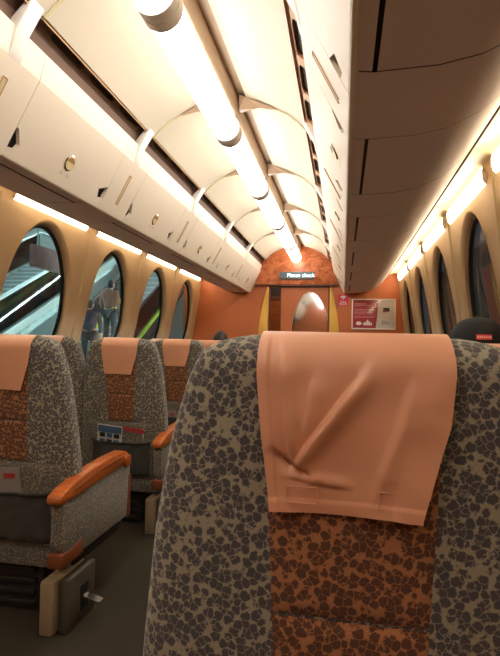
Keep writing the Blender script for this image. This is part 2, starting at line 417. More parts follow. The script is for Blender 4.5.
for s, side in ((-1, 'left'), (1, 'right')):
    for k in range(8):
        y0, y1 = LINES[k+1] - .055, LINES[k] - (.055 if k else 0)
        t = thing('luggage_bin', 'cream overhead luggage bin along the %s wall, %s from the end wall' % (side, ORD[k]) if k < 7 else 'cream overhead luggage bin along the %s wall, over the camera' % side, 'luggage bin', (0, 0, 0), 'overhead bins on the %s side' % side)
        # carcass, sunk behind the door and the underside panels
        cpz = [(.668, 1.852), (.86, 1.85), (.96, 1.868), (1.06, 1.915), (1.14, 1.985), (1.205, 2.06), (1.205, 2.24), (.512, 2.24), (.506, 2.21), (.528, 2.13)]
        obj('carcass', MB().prism(cpz, lambda u, z, y: (X(s, u), y, z), y0 + SH/2, y1 - .003 + (SH/2 if k else 0)), M['liner'], t)
        a, b = y0 + SH/2 + .003, y1 - SH/2 - .003
        if k == 0: b = y1 - .03
        # door with the corner notches that serve as finger pulls
        z0, z1, dp, dq = .05, .115, .075, .05
        out = [(a, 0), (b, 0), (b, z0), (b - dq, z0 - .012), (b - dp, z1 - .03), (b - .004, z1), (b, z1), (b, S1), (a, S1), (a, z1), (a + .012, z1), (a + .055, z0 + .01), (a + .045, z0 - .012), (a, z0 - .02)]
        mb = MB()
        # rows of quads: full-width rows above the notch, n-gons near it
        plate(mb, s, [p for p in out if p[1] <= z1 + 1e-6], -.012, .006)
        strip_plate(mb, s, a, b, lin(z1, S1, 7) + [S1 + .0005, S1 + S2], -.012, .006)
        dr = obj('door', mb, M['cream'], t, smooth=True, angle=8)
        # round latch with its half-moon recess, printed legend below
        yc = (a + b) / 2; lc = face(.112, .008)
        ax = Vector((s * (FC - FB).x, 0, (FC - FB).y)).normalized(); nrm = Vector((-s * (FC - FB).y, 0, (FC - FB).x)).normalized()
        o3 = Vector((X(s, lc.x), yc, lc.y))
        def LP(p, q, d): return o3 + Vector((0, 1, 0)) * p + ax * q + nrm * d
        ring_ = [(.032*math.cos(2*PI*i/28), .032*math.sin(2*PI*i/28)) for i in range(28)]
        lt = obj('latch', MB().prism(ring_, lambda p, q, d: LP(p, q, d), -.004, .003), M['brass'], dr, smooth=True)
        if k < 6:
            half = [(.027*math.cos(PI*i/14), .004 + .020*math.sin(PI*i/14)) for i in range(15)]
            obj('latch_recess', MB().prism(half, lambda p, q, d: LP(p, q, d), .002, .0038), M['brown'], t)
            rim = [(.037*math.cos(2*PI*i/28), .037*math.sin(2*PI*i/28)) for i in range(28)]
            n_ = 28; mb = MB().add([LP(p, q, .0005) for p, q in rim] + [LP(p*.84, q*.84, .0035) for p, q in rim], [(i, (i+1) % n_, n_ + (i+1) % n_, n_ + i) for i in range(n_)])
            obj('latch_rim', mb, M['chrome'], dr, smooth=True)
            for sx in (-1, 1):   # tiny legend, illegible in the photograph: strokes of print either side of centre
                mb = MB()
                c = sx * .026
                for dx, dz, w_, h_ in ((-.010, 0, .0016, .011), (-.004, 0, .0016, .011), (-.007, .005, .007, .0016), (-.007, -.005, .007, .0016), (.004, .001, .006, .0016), (.011, -.002, .005, .0016), (.006, -.006, .010, .0012)):
                    p0 = (c + dx, -.056 + dz)
                    mb.add([LP(p0[0]-w_/2, p0[1]-h_/2, .0006), LP(p0[0]+w_/2, p0[1]-h_/2, .0006), LP(p0[0]+w_/2, p0[1]+h_/2, .0006), LP(p0[0]-w_/2, p0[1]+h_/2, .0006)], [(0, 1, 2, 3)])
                obj('printed_legend', mb, M['print'], dr)['kind'] = 'stuff'
        if k > 0:
            bp = [tuple(face(S1 - .004, .0065)), tuple(face(S1 + .02, .013)), tuple(face(S1 + S2 - .012, .016)), (.412, 2.300), (.424, 2.316), (.50, 2.235), tuple(face(S1 - .02, -.01))]
            obj('slot_bracket', MB().prism(bp, lambda u, z, y: (X(s, u), y, z), y1 - .034, y1 + .034), M['white'], t, bevel=.004)
        # divider strip centred on the module line, with the slim vertical grip
        if k > 0:
            yl = y1
            arcs = lin(0, S1, 8) + [S1 + .0005, S1 + S2]
            dv_ = obj('divider', strip_plate(MB(), s, yl - SH/2, yl + SH/2, arcs, -.012, .006), M['cream'], t, smooth=True, angle=8)
            def GP(y, a_, d): q = face(a_, d); return (X(s, q.x), y, q.y)
            mb = MB()
            for dy in (-.012, .012):
                mb.tube([GP(yl + dy, a_, .007) for a_ in lin(.06, .235, 6)], .0025, 6)
            mb.tube([GP(yl - .012, .236, .007), GP(yl + .012, .236, .007)], .003, 6)
            obj('grip', mb, M['slot'], dv_, smooth=True)
            obj('grip_plate', MB().grid(lambda y, a_: GP(y, a_, .0072), [yl - .011, yl + .011], lin(.062, .232, 4)), M['ribm'], dv_)
        # underside: a short service panel at the module line and a long one with a groove
        def UP(y, j, d=0): return (X(s, UND[j][0]), y, UND[j][1] + d)
        c = y1 - .07
        for (p0, p1, nm) in ((max(y0, y1 - MOD), c - .21, 'underside_panel'), (c - .207, (y1 + SH/2 - .003) if k else END - .004, 'service_panel')):
            if nm == 'underside_panel': p0 = y0 + SH/2
            js = list(range(len(UND)))
            if nm == 'underside_panel':
                mb = MB().grid(lambda y, j: UP(y, j), [p0, p1 - .003], [0, 1]).grid(lambda y, j: UP(y, j) if j != 1 else (X(s, .712), y, UND[1][1]), [p0, p1 - .003], js[1:])
            else:
                mb = MB().grid(lambda y, j: UP(y, j), [p0, p1], js)
            q0 = [face(a_, .006) for a_ in (.0, -.004)]
            obj(nm, mb, M['under'], t, smooth=True, angle=50)
        # rolled lower lip of the front
        obj('lower_lip', MB().tube([(X(s, .655), y, 1.846) for y in (y0 + SH/2, y1 + (SH/2 if k else -.003))], .0125, 12), M['cream'], t, smooth=True)
        if k == 0:
            ep = [(FB.x - .008, FB.y - .012)] + [(u, z) for u, z in UND[1:]] + [(1.205, 2.24), (.50, 2.24), (FT.x - .004, FT.y), (FC.x - .006, FC.y)]
            obj('end_panel', MB().prism(ep, lambda u, z, y: (X(s, u), y, z), END - .03, END - .002), M['cream'], t)

# ------------------------------------------------------------------ end wall, bulkhead, door
YE = END
def XZ(mb, rects, y0, y1):
    for x0, z0, x1, z1 in rects: mb.box((x0, y0, z0), (x1, y1, z1))
    return mb
DL, DR, DT = -1.015, -.188, 1.935
we = struct(obj('wall_front', XZ(MB(), [(X(-1, 1.6), 0, DL, 2.56), (DR, 0, X(1, 1.6), 2.56), (DL, DT, DR, 2.56)], YE, YE + .06), M['orange']))
# bulkhead following the vault
bk = [(-.66, 1.98), (-.60, 1.946), (.60, 1.946), (.66, 1.98), (.52, 2.125), (.495, 2.21), (.43, 2.30), (.33, 2.375), (.18, 2.442), (.105, 2.47), (-.105, 2.47), (-.18, 2.442), (-.33, 2.375), (-.43, 2.30), (-.495, 2.21), (-.52, 2.125)]
bk2 = [(max(-.56, min(.56, p)), q) for p, q in bk]
bh = struct(obj('trim_5', MB().prism(bk2, lambda u, z, y: (CX + u, y, z), YE - .045, YE - .001), M['burl'], bevel=.004))
obj('bulkhead_edge', MB().box((CX - .55, YE - .05, 1.928), (CX + .55, YE - .001, 1.946)), M['darkwood'], bh)
# display
sg = thing('display_sign', 'dark grey display reading Please check on the burl wood bulkhead', 'sign', (-.634, YE - .05, 2.066))
obj('case', MB().box((-.235, -.012, -.052), (.235, .004, .052)), M['signgrey'], sg, bevel=.006)
obj('screen', MB().box((-.224, -.0135, -.042), (.224, -.0115, .042)), mat('screen', srgb(88, 100, 104), .3), sg)
text('message', 'Please check', M['led'], .074, sg, (.055, -.0145, 0), (PI/2, 0, 0))
# door leaf with oval mirror pane
dy = YE + .035
def fd(y): return lambda a, b: (a, y, b)
OV = (-.445, 1.225, .258, .625)
mb = hole_panel(MB(), (-.848, .01, DR, DT), OV, fd(dy), 4, 14)
dl = struct(obj('door_1', mb, M['orange'], solid=.03))
TS = [2*PI*i/64 for i in range(64)]
rim = [(.010, 0), (.006, -.012), (-.008, -.012), (-.016, 0.004)]
mb = MB().grid(lambda t, j: (OV[0] + (OV[2] + rim[j][0])*math.cos(t), dy - .001 + rim[j][1], OV[1] + (OV[3] + rim[j][0])*math.sin(t)), TS, [0, 1, 2, 3], close=True)
obj('oval_rim', mb, M['chrome'], dl, smooth=True)
obj('oval_mirror', MB().add([(OV[0] + OV[2]*math.cos(t), dy + .004, OV[1] + OV[3]*math.sin(t)) for t in TS], [tuple(range(64))]), M['mirror'], dl)
obj('door_edge', MB().box((-.858, dy - .012, .01), (-.846, dy + .03, DT)), M['darkwood'], dl)
# door frame and what shows through the gap
fr = struct(obj('trim_4', XZ(MB(), [(DL, 0, DL + .022, DT), (DR - .02, 0, DR, DT), (DL, DT - .03, DR, DT)], YE + .002, YE + .03), M['darkwood']))
struct(obj('wall_vestibule', XZ(MB(), [(-2.1, 0, .9, 2.56)], YE + 1.3, YE + 1.36).box((-1.35, YE + .07, 0), (-1.30, YE + 1.3, 2.56)).box((.1, YE + .07, 0), (.15, YE + 1.3, 2.56)), M['vest']))
vd = struct(obj('door_2', XZ(MB(), [(-1.29, 0, -1.23, 1.9), (-.55, 0, -.49, 1.9), (-1.29, 1.84, -.49, 1.9)], YE + 1.24, YE + 1.30), M['darkwood']))
obj('door_leaf', XZ(MB(), [(-1.23, 0, -.55, 1.84)], YE + 1.26, YE + 1.30), M['wood'], vd)
# gold blades either side of the doorway
for s, xi in ((-1, DL - .008), (1, DR + .004)):
    pts = [(0, .02), (.165, .02), (.162, .7), (.150, 1.05), (.135, 1.25), (.118, 1.42), (.095, 1.58), (.068, 1.72), (.040, 1.83), (.015, 1.905), (0, 1.915)]
    obj('gold_blade', MB().prism(pts, lambda p, q, y: (xi + s * p, y, q), YE - .022, YE - .001), M['gold'], fr, bevel=.004)
vl = bpy.data.objects.new('vestibule_light', bpy.data.lights.new('vestibule_light', 'POINT')); COL.objects.link(vl)  # added fill with no fixture, brightens the wood frame behind the door gap
vl.location = (-.9, YE + .55, 2.2); vl.data.energy = 6; vl.data.color = (1, .85, .65); vl.data.shadow_soft_size = .08
# wireless sticker
st = thing('wireless_sticker', 'small pink sticker with white signal symbol beside the right gold blade', 'sticker', (-.008, YE - .001, 1.738))
obj('backing', MB().box((-.066, -.003, -.074), (.066, 0, .074)), M['pink'], st)
mb = MB()
for r0, r1 in ((0, .013), (.022, .034), (.043, .056)):
    A_ = lin(PI*.26, PI*.74, 9)
    mb.add([(r*math.cos(a_), -.0036, r*math.sin(a_)) for r in (r0, r1) for a_ in A_], [(i, i+1, 10+i, 9+i) for i in range(8)])
obj('signal_symbol', mb, M['white'], st, loc=(0, 0, .004))
text('caption', 'Free', M['white'], .042, st, (0, -.0034, -.022), (PI/2, 0, 0))
text('caption', 'Wi-Fi', M['white'], .046, st, (0, -.0034, -.052), (PI/2, 0, 0))
# framed poster
po = thing('framed_poster', 'wide framed maroon and cream poster on the russet end wall', 'poster', (.392, YE - .001, 1.555))
PW, PH = .285, .203
mb = XZ(MB(), [(-PW, -PH, PW, -PH + .016), (-PW, PH - .016, PW, PH), (-PW, -PH, -PW + .016, PH), (PW - .016, -PH, PW, PH)], -.018, 0)
obj('frame', mb, M['white'], po, bevel=.002)
obj('sheet', MB().box((-PW + .012, -.006, -PH + .012), (PW - .012, -.002, PH - .012)), M['paper'], po)
pts = [(-PW + .016, -PH + .016), (.03, -PH + .016), (.045, -.06), (.06, PH - .016), (-PW + .016, PH - .016)]
obj('maroon_field', MB().prism(pts, lambda p, q, y: (p, y, q), -.0075, -.0055), M['maroon'], po)
mb = MB()
random.seed(3)
for z, n, h in ((.135, 5, .012), (.115, 7, .008), (.06, 9, .007), (.04, 9, .007), (.02, 8, .007), (0, 9, .007), (-.03, 9, .006), (-.045, 7, .006)):
    x = -.245
    for i in range(n):
        w_ = random.uniform(.014, .034); mb.box((x, -.0085, z - h/2), (x + w_, -.0072, z + h/2)); x += w_ + .007
        if x > .0: break
obj('text_lines', mb, mat('faint_print', srgb(214, 160, 160), .5), po)
obj('emblem', MB().prism([(-.19 + .037*math.cos(t), -.125 + .025*math.sin(t)) for t in [2*PI*i/20 for i in range(20)]], lambda p, q, y: (p, y, q), -.0088, -.007), M['white'], po)
mb = MB()
for i, (dx, h) in enumerate(((-.046, .03), (-.022, .045), (0, .068), (.022, .045), (.046, .03))):
    mb.prism([(-.075 + dx - .010, -.150), (-.075 + dx + .010, -.150), (-.075 + dx + .010, -.150 + h), (-.075 + dx, -.150 + h + .012), (-.075 + dx - .010, -.150 + h)], lambda p, q, y: (p, y, q), -.0088, -.007)
obj('emblem', mb, M['white'], po)
obj('device_picture', MB().box((.125, -.0085, .035), (.205, -.006, .085)), M['dkplastic'], po)
obj('device_picture', MB().box((.118, -.009, .025), (.16, -.0062, .05)), M['maroon'], po)
obj('text_lines', XZ(MB(), [(.10, -.095, .17, -.088), (.10, -.115, .22, -.109), (.10, -.132, .2, -.126)], -.0082, -.006), M['print'], po)
pg = glass('poster_glass', (1, 1, 1, 1), .03)
obj('pane', MB().add([(-PW + .014, -.0125, -PH + .014), (PW - .014, -.0125, -PH + .014), (PW - .014, -.0125, PH - .014), (-PW + .014, -.0125, PH - .014)], [(0, 1, 2, 3)]), pg, po)

# ------------------------------------------------------------------ seats
H = .87                                                    # backrest height above its pivot
PZ = .29                                                   # pivot height
WT = [(0, .130), (.004, .156), (.010, .177), (.020, .196), (.035, .204), (.06, .215), (.10, .227), (.16, .241), (.25, .255), (.40, .268), (.55, .276), (.87, .280)]
def wid(h): return lerp(WT, h)
def thk(h):
    b = lerp([(0, .05), (.1, .054), (.4, .062), (.8, .066)], h)
    return b * math.sqrt(max(0, 1 - (1 - h/.045) ** 2)) if h < .045 else b
NE = 4.2
def rear_y(x, h, off=0):
    w = max(wid(h), abs(x) + .001)
    return -thk(h) * (1 - abs(x / w) ** NE) ** (1 / NE) - off
HS = [0, .001, .003, .006, .010, .015, .021, .028, .036, .045, .06, .08, .11, .15, .2, .26, .33, .41, .5, .6, .7, .8, .87]
N = 64
def ang(i):
    t = 2*PI*i/N
    return (math.copysign(abs(math.cos(t)) ** (2/NE), math.cos(t)), math.copysign(abs(math.sin(t)) ** (2/NE), math.sin(t)))
mb = MB().grid(lambda i, h: (wid(h) * ang(i)[0], thk(h) * ang(i)[1], H - h), list(range(N)), HS, close=True)
mb.add([(wid(.87) * ang(i)[0], thk(.87) * ang(i)[1], 0) for i in range(N)], [tuple(range(N))])
ME = {'backrest': mb.mesh('backrest', M['fabric'], smooth=True, angle=70)}
def patch(xs_fn, hs, off, bulge=0, nx=15):
    h0, h1 = hs[0], hs[-1]
    def f(i, h):
        a, b = xs_fn(h); t = i / (nx - 1); x = a + (b - a) * t
        e = min(1, min(t, 1 - t) / .12) if bulge else 1
        e *= min(1, min(h - h0, h1 - h) / .012) if bulge else 1
        return (x, rear_y(x, h, off + bulge * math.sqrt(max(0, e)) if bulge else off), H - h)
    return MB().grid(f, list(range(nx)), hs)
sw = lambda h: lerp([(.03, .106), (.2, .099), (.50, .082)], h)
ME['upper_strip'] = patch(lambda h: (-sw(h), sw(h)), lin(.03, .3345, 34), .0004, .006).mesh('upper_strip', M['strip'], smooth=True)
ME['lower_strip'] = patch(lambda h: (-sw(h), sw(h)), lin(.3375, .50, 22), .0004, .006).mesh('lower_strip', M['strip'], smooth=True)
ME['lower_panel'] = patch(lambda h: (-.245, .245), lin(.505, .865, 26), -.001, .008, 25).mesh('lower_panel', M['plain'], smooth=True)
def pocket_f(i, j):
    a = i / 20; b = j / 12
    x = -.19 + .38 * a; h = .625 + .215 * b
    sag = .010 * math.sin(PI * a) * (1 - b)
    e = min(1, min(a, 1 - a) / .10); eb = min(1, (1 - b) / .12)
    bul = .004 + .030 * math.sqrt(max(0, e)) * math.sqrt(max(0, eb)) * (.65 + .35*b)
    bul += .008 * noise.noise(Vector((x * 14, h * 22, 3))) * eb + .004 * math.sin(x * 60 + h * 45) * eb * e
    return (x, rear_y(x, h, bul), H - h - sag)
ME['pocket'] = MB().grid(pocket_f, list(range(21)), list(range(13))).mesh('pocket', M['pocket'], smooth=True, solid=.003)
ME['pocket_hem'] = MB().tube([Vector(pocket_f(i, 0)) + Vector((0, -.001, .002)) for i in range(21)], .0065, 8).mesh('pocket_hem', M['dkplastic'], smooth=True)

def cover_mesh(creases=False, name='headrest_cover'):
    """salmon cloth over the head of the seat: rear flap .205 m, front flap .22 m"""
    # path of (sign, h): rear from below to the top, then the front
    path = [(-1, h) for h in lin(.209, .05, 64 if creases else 14)] + [(-1, h) for h in (.042, .033, .024, .016, .009, .004, .001)] + [(0, 0)] + [(1, h) for h in (.001, .004, .009, .016, .024, .033, .042)] + [(1, h) for h in lin(.05, .22, 8)]
    nx = 97 if creases else 17
    def f(i, j):
        sg_, h = path[j]; t = i / (nx - 1)
        l = lerp([(0, -.116), (.05, -.115), (.12, -.107), (.205, -.095)], h)
        r = lerp([(0, .116), (.04, .117), (.10, .110), (.205, .080)], h)
        x = l + (r - l) * t
        if sg_ > 0: x = -.116 + .232 * t
        xx = min(.118, max(-.118, x))
        off = .007 + .003 * min(1, h / .1)
        y = abs(rear_y(xx, h)) + off * (1 if h > .02 else h / .02)
        zz = H - h + (.003 * (1 - min(1, h / .03)) if h < .03 else 0)
        if sg_ < 0:
            if h > .05:
                k = (h - .05) / .155
                y += .006 * k * math.sin(9 * t + .8) * (.5 if not creases else .6)
                # the hem curls off the seat at the right-hand corner
                y += .012 * k * max(0, (t - .8) / .2)
            if creases:
                def ridge(p, a_, b_, w_, amp):
                    d = Vector(b_) - Vector(a_); q = Vector(p) - Vector(a_); u_ = q.dot(d) / d.dot(d)
                    if u_ < -.15 or u_ > 1.15: return 0
                    dist = (q.x * d.y - q.y * d.x) / d.length
                    fall = max(0, min(1, (u_ + .15) / .3, (1.15 - u_) / .3)); g = dist / w_
                    return amp * fall * math.exp(-(g / (.55 if g < 0 else 2.4)) ** 2)
                p = (t, h)
                y += ridge((t*.2, h), (.112, .048), (.040, .152), .0055, .012)
                y += ridge((t*.2, h), (.026, .030), (.034, .145), .0045, .008)
                y += ridge((t*.2, h), (.052, .165), (.012, .138), .0045, -.009)
                y += ridge((t*.2, h), (.028, .168), (.100, .176), .0035, .004)
                y += ridge((t*.2, h), (.062, .055), (.048, .120), .006, .004)
                y += ridge((t*.2, h), (.165, .050), (.140, .180), .014, .006)
                y += .0035 * noise.noise(Vector((x * 26, h * 20, 1.7))) * min(1, h / .05)
            # stitched hem lines
            if creases:
                if t < .055: y += .0022
                if h > .195: y += .0015
        return (x, (-1 if sg_ <= 0 else 1) * (y if sg_ else 0), zz)
    return MB().grid(f, list(range(nx)), list(range(len(path)))).mesh(name, M['cover'], smooth=True, solid=-.0022, angle=80)
ME['headrest_cover'] = cover_mesh()
ME['front_cover'] = cover_mesh(True)

ME['cushion'] = MB().box((-.235, -.02, -.075), (.235, .46, .065)).mesh('cushion', M['fabric'], bevel=.045)

def armrest_profile():
    pts = [(0, -.022), (0, .010), (.06, .030), (.18, .052), (.30, .064), (.42, .070), (.56, .070), (.60, .060), (.615, .04), (.60, .005), (.50, -.002), (.3, -.010), (.1, -.022)]
    return pts
ME['armrest'] = MB().prism(armrest_profile(), lambda y, z, x: (x, y, z), -.032, .032).mesh('armrest', M['wood'], bevel=.012)
ME['armrest_seam'] = MB().tube([(.0325, .1, .012), (.0325, .3, .036), (.0325, .45, .046), (.0325, .55, .048)], .0022, 6).mesh('armrest_seam', M['trimbrown'])
ME['recline_button'] = MB().tube([(.024, .585, .02), (.044, .585, .02), (.046, .585, .02)], [.03, .03, .02], 20).mesh('recline_button', M['wood'], smooth=True)
sp = [(.0, .262), (-.005, .08), (.045, .0), (.60, .0), (.62, .05), (.62, .285), (.5, .28), (.2, .265)]
ME['side_panel'] = MB().prism(sp, lambda y, z, x: (x, y, z), -.026, .026).mesh('side_panel', M['plain'], bevel=.010)
tp = [(-.012, -.006), (.165, -.006), (.150, .062), (.06, .045), (-.012, .05)]
ME['corner_trim'] = MB().prism(tp, lambda y, z, x: (x, y, z), -.029, .029).mesh('corner_trim', M['trimbrown'], bevel=.006)
ft = [(.585, -.004), (.626, -.004), (.626, .20), (.60, .20)]
ME['front_trim'] = MB().prism(ft, lambda y, z, x: (x, y, z), -.029, .029).mesh('front_trim', M['trimbrown'], bevel=.005)

def double_seat(s, ytop, label, group, rec=(7, 5)):
    """pair of seats; s=+1: aisle seat at +x (left-hand rows), s=-1: aisle seat at -x. ytop: where the aisle seat's rear face stands"""
    ax_ = -1.33 if s > 0 else .012
    px = ax_ - s * .27
    piv = ytop + .056 + .8 * math.sin(math.radians(rec[0])) - .02
    root = thing('double_seat', label, 'seat', (px, piv, 0), group)
    for i, xx in enumerate((s * .27, -s * .265)):
        b = link('backrest', ME['backrest'], root, (xx, 0, PZ), (math.radians(rec[i]), 0, 0))
        front = (s < 0 and i == 0 and ytop < 1)
        for nm in ('upper_strip', 'lower_strip', 'lower_panel', 'pocket', 'pocket_hem'): link(nm, ME[nm], b)
        link('headrest_cover', ME['front_cover' if front else 'headrest_cover'], b)['label'] = 'salmon vinyl headrest cover'
        if front:
            for x0 in (-.075, .032):
                mbs = MB(); pts = [(x0, .178), (x0 + .036, .178), (x0 + .036, .197), (x0, .197)]
                for (xa, ha), (xb, hb) in zip(pts, pts[1:] + pts[:1]):
                    mbs.tube([(xa + (xb - xa)*q, rear_y(xa + (xb - xa)*q, ha + (hb - ha)*q, .017), H - ha - (hb - ha)*q) for q in (0, .5, 1)], .0007, 5)
                obj('stitched_patch', mbs, M['cover'], b)
        link('cushion', ME['cushion'], root, (xx, .05, .37))
    # armrests: aisle, middle, window side
    for k, xx in enumerate((s * .548, 0.0025, -s * .548)):
        if k == 1:
            link('armrest', ME['armrest'], root, (xx, .0, .55), (0, 0, 0)).scale = (.55, .75, .7); continue
        if k == 2: continue
        link('side_panel', ME['side_panel'], root, (xx, -.20, .285))
        a = link('armrest', ME['armrest'], root, (xx, -.23, .545)); a['label'] = 'glossy orange wood armrest'
        if s < 0: a.scale.x = -1
        link('armrest_seam', ME['armrest_seam'], a); link('recline_button', ME['recline_button'], a)
        link('corner_trim', ME['corner_trim'], root, (xx, -.20, .285)); link('front_trim', ME['front_trim'], root, (xx, -.20, .285))
    # under-frame
    obj('skirt', MB().box((-.52, -.075, .215), (.52, -.02, .295)), M['plain'], root, bevel=.012)
    obj('seat_frame', MB().box((-.52, -.01, .20), (.52, .46, .27)), M['dkplastic'], root, bevel=.01)
    pb = root
    for e in (s, -s):
        obj('pedestal', MB().box((e*.495 - .03, -.17, .0), (e*.495 + .03, .08, .21)), M['pillar'], root, bevel=.012)
    obj('pedestal_cover', MB().box((min(s*.53, s*.575), -.14, 0), (max(s*.53, s*.575), .08, .21)), M['kick'], root, bevel=.012)
    hb = obj('heater_box', MB().box((-.38, .0, .0), (.38, .36, .21)), M['dkplastic'], root, bevel=.006)
    for z in (.04, .085, .13, .175): obj('slat', MB().box((-.35, -.015, z - .014), (.35, .001, z + .008)), M['dkplastic'], hb, bevel=.003)
    fp = obj('foot_pedal', MB().prism([(0, -.016), (.06, -.020), (.075, -.018), (.078, .018), (.06, .020), (0, .016)], lambda p, q, z: (s*(.575 + p), -.02 + q, .10 - p*.25 + z), 0, .006), M['chrome'], root)
    fp['label'] = 'small metal foot pedal'
    obj('pedal_slot', MB().box((min(s*.573, s*.578), -.05, .05), (max(s*.573, s*.578), .01, .15)), M['gasket'], root)
    return root
PITCH = 1.07
rowname = ['nearest the camera', 'second row back from the camera', 'third row from the camera', 'fourth row from the camera', 'front row by the end wall']
left_roots = []
for k in range(5):
    left_roots.append(double_seat(1, 1.86 + PITCH * k, 'grey leopard double seat left of the aisle, ' + rowname[k], 'double seats left of the aisle', ((7, 4), (7, 3), (6, 6), (7, 5), (6, 6))[k]))
rn = ['filling the foreground with creased salmon headrest cover', 'with the black-capped passenger', 'third row from the camera', 'fourth row from the camera', 'fifth row from the camera', 'front row by the poster']
right_roots = []
for k in range(6):
    right_roots.append(double_seat(-1, .645 + PITCH * k, 'grey leopard double seat right of the aisle, ' + rn[k], 'double seats right of the aisle', (1 if k == 0 else 4, 5)))

# magazines in the pockets (world coordinates)
def magazine(x, y, z, w, h, tilt, label, kind, rz=0, grp='magazines in seat pockets'):
    t = thing('magazine', label, 'magazine', (x, y, z), grp)
    t.rotation_euler = (math.radians(7), tilt, rz)
    obj('pages', MB().grid(lambda a, b: (a, .004 * math.cos(a / w * 2), b), lin(-w/2, w/2, 7), [0, h]), M['greypaper' if kind == 'grey' else 'paper'], t, solid=.006)
    if kind == 'blue':
        obj('cover_band', MB().box((-w/2 + .004, -.006, h*.80), (w/2 - .004, -.0035, h - .004)), M['bluepaper'], t)
        for i in range(3):
            for j in range(2):
                obj('cover_picture', MB().box((-w*.40 + i*w*.29, -.006, h*(.66 - .17*j)), (-w*.40 + i*w*.29 + w*.22, -.0035, h*(.66 - .17*j) + h*.12)), M['bluepaper'] if (i + j) % 2 else M['dkplastic'], t)
    elif kind == 'red':
        obj('cover_band', MB().box((-w/2, -.006, h*.86), (w/2, -.0035, h - .002)), M['redpaper'], t)
    else:
        obj('cover_band', MB().box((w*.15, -.006, h*.80), (w*.4, -.0035, h*.9)), M['redpaper'], t)
def pocket_at(root, i, dx, h=.625):
    b = [c for c in root.children if c.name.startswith('backrest')][i]
    bpy.context.view_layer.update()
    return (b.matrix_world @ Vector((dx, rear_y(dx, h, .012), H - h)))
p = pocket_at(left_roots[0], 0, -.03); magazine(p.x, p.y + .014, p.z - .11, .20, .205, -.06, 'pale magazine in the pocket of the nearest left seat', 'grey')
p = pocket_at(left_roots[1], 0, -.08); magazine(p.x, p.y + .016, p.z - .125, .16, .225, .08, 'blue and white leaflet in the second left seat pocket', 'blue')
p = pocket_at(left_roots[1], 0, .05); magazine(p.x, p.y + .026, p.z - .12, .16, .215, .12, 'curled magazine with red edge beside the blue leaflet', 'red')
p = pocket_at(left_roots[2], 0, -.06); magazine(p.x, p.y + .019, p.z - .15, .15, .20, -.05, 'pale magazine in the third left seat pocket', 'grey')

# ------------------------------------------------------------------ people
def skinned(verts, edges, name, m, sub=1, root=0):
    """verts: [(pos, radius)]"""
    me = bpy.data.meshes.new(name); me.from_pydata([v[0] for v in verts], edges, [])
    o = bpy.data.objects.new(name, me); COL.objects.link(o)
    md = o.modifiers.new('skin', 'SKIN'); md.use_smooth_shade = True
    sk = me.skin_vertices[0].data
    for i, v in enumerate(verts):
        r = v[1]; sk[i].radius = (r, r) if not isinstance(r, tuple) else r
        sk[i].use_root = (i == root)
    if sub: o.modifiers.new('sub', 'SUBSURF').levels = sub; o.modifiers['sub'].render_levels = sub
    dg = bpy.context.evaluated_depsgraph_get()
    out = bpy.data.meshes.new_from_object(o.evaluated_get(dg))
    bpy.data.objects.remove(o); bpy.data.meshes.remove(me)
    out.name = name; out.materials.clear(); out.materials.append(m)
    out.polygons.foreach_set('use_smooth', [True] * len(out.polygons))
    return out
def join_mesh(name, mes, m, voxel=None):
    bm = bmesh.new()
    for me in mes: bm.from_mesh(me)
    out = bpy.data.meshes.new(name); bm.to_mesh(out); bm.free()
    if voxel:
        o = bpy.data.objects.new(name, out); COL.objects.link(o)
        r = o.modifiers.new('r', 'REMESH'); r.mode = 'VOXEL'; r.voxel_size = voxel; r.use_smooth_shade = True
        sm = o.modifiers.new('s', 'SMOOTH'); sm.iterations = 2; sm.factor = .4
        out2 = bpy.data.meshes.new_from_object(o.evaluated_get(bpy.context.evaluated_depsgraph_get()))
        bpy.data.objects.remove(o); out = out2
    out.materials.clear(); out.materials.append(m)
    out.polygons.foreach_set('use_smooth', [True] * len(out.polygons))
    return out
def head_mb(c):
    """head about .23 tall facing +y, centred at c"""
    mb = MB()
    def f(i, j):
        a = 2*PI*i/32; b = -PI/2 + PI*j/20
        x, y, z = math.cos(b)*math.cos(a), math.cos(b)*math.sin(a), math.sin(b)
        X_, Y_, Z_ = x*.076, y*.096, z*.116
        if Z_ < 0: k = 1 + Z_*2.2; X_ *= k; Y_ = Y_*k + .010*(-Z_/.116)
        if y > .3:
            Y_ += .026*math.exp(-((X_/.011)**2)) * math.exp(-(((Z_ + .022)/.022)**2))      # nose
            Y_ -= .008*math.exp(-(((abs(X_) - .03)/.014)**2)) * math.exp(-(((Z_ - .004)/.012)**2))  # eye sockets
            Y_ += .005*math.exp(-((X_/.022)**2)) * math.exp(-(((Z_ + .062)/.012)**2))      # lips
        return (c[0] + X_, c[1] + Y_, c[2] + Z_)
    mb.grid(f, list(range(32)), list(range(21)), close=True)
    for sx in (-1, 1):      # ears
        mb.tube([(c[0] + sx*.072, c[1] - .005, c[2] - .028), (c[0] + sx*.080, c[1] - .012, c[2] - .005), (c[0] + sx*.080, c[1] - .016, c[2] + .016), (c[0] + sx*.073, c[1] - .010, c[2] + .028)], [.006, .010, .011, .006], 8)
    return mb
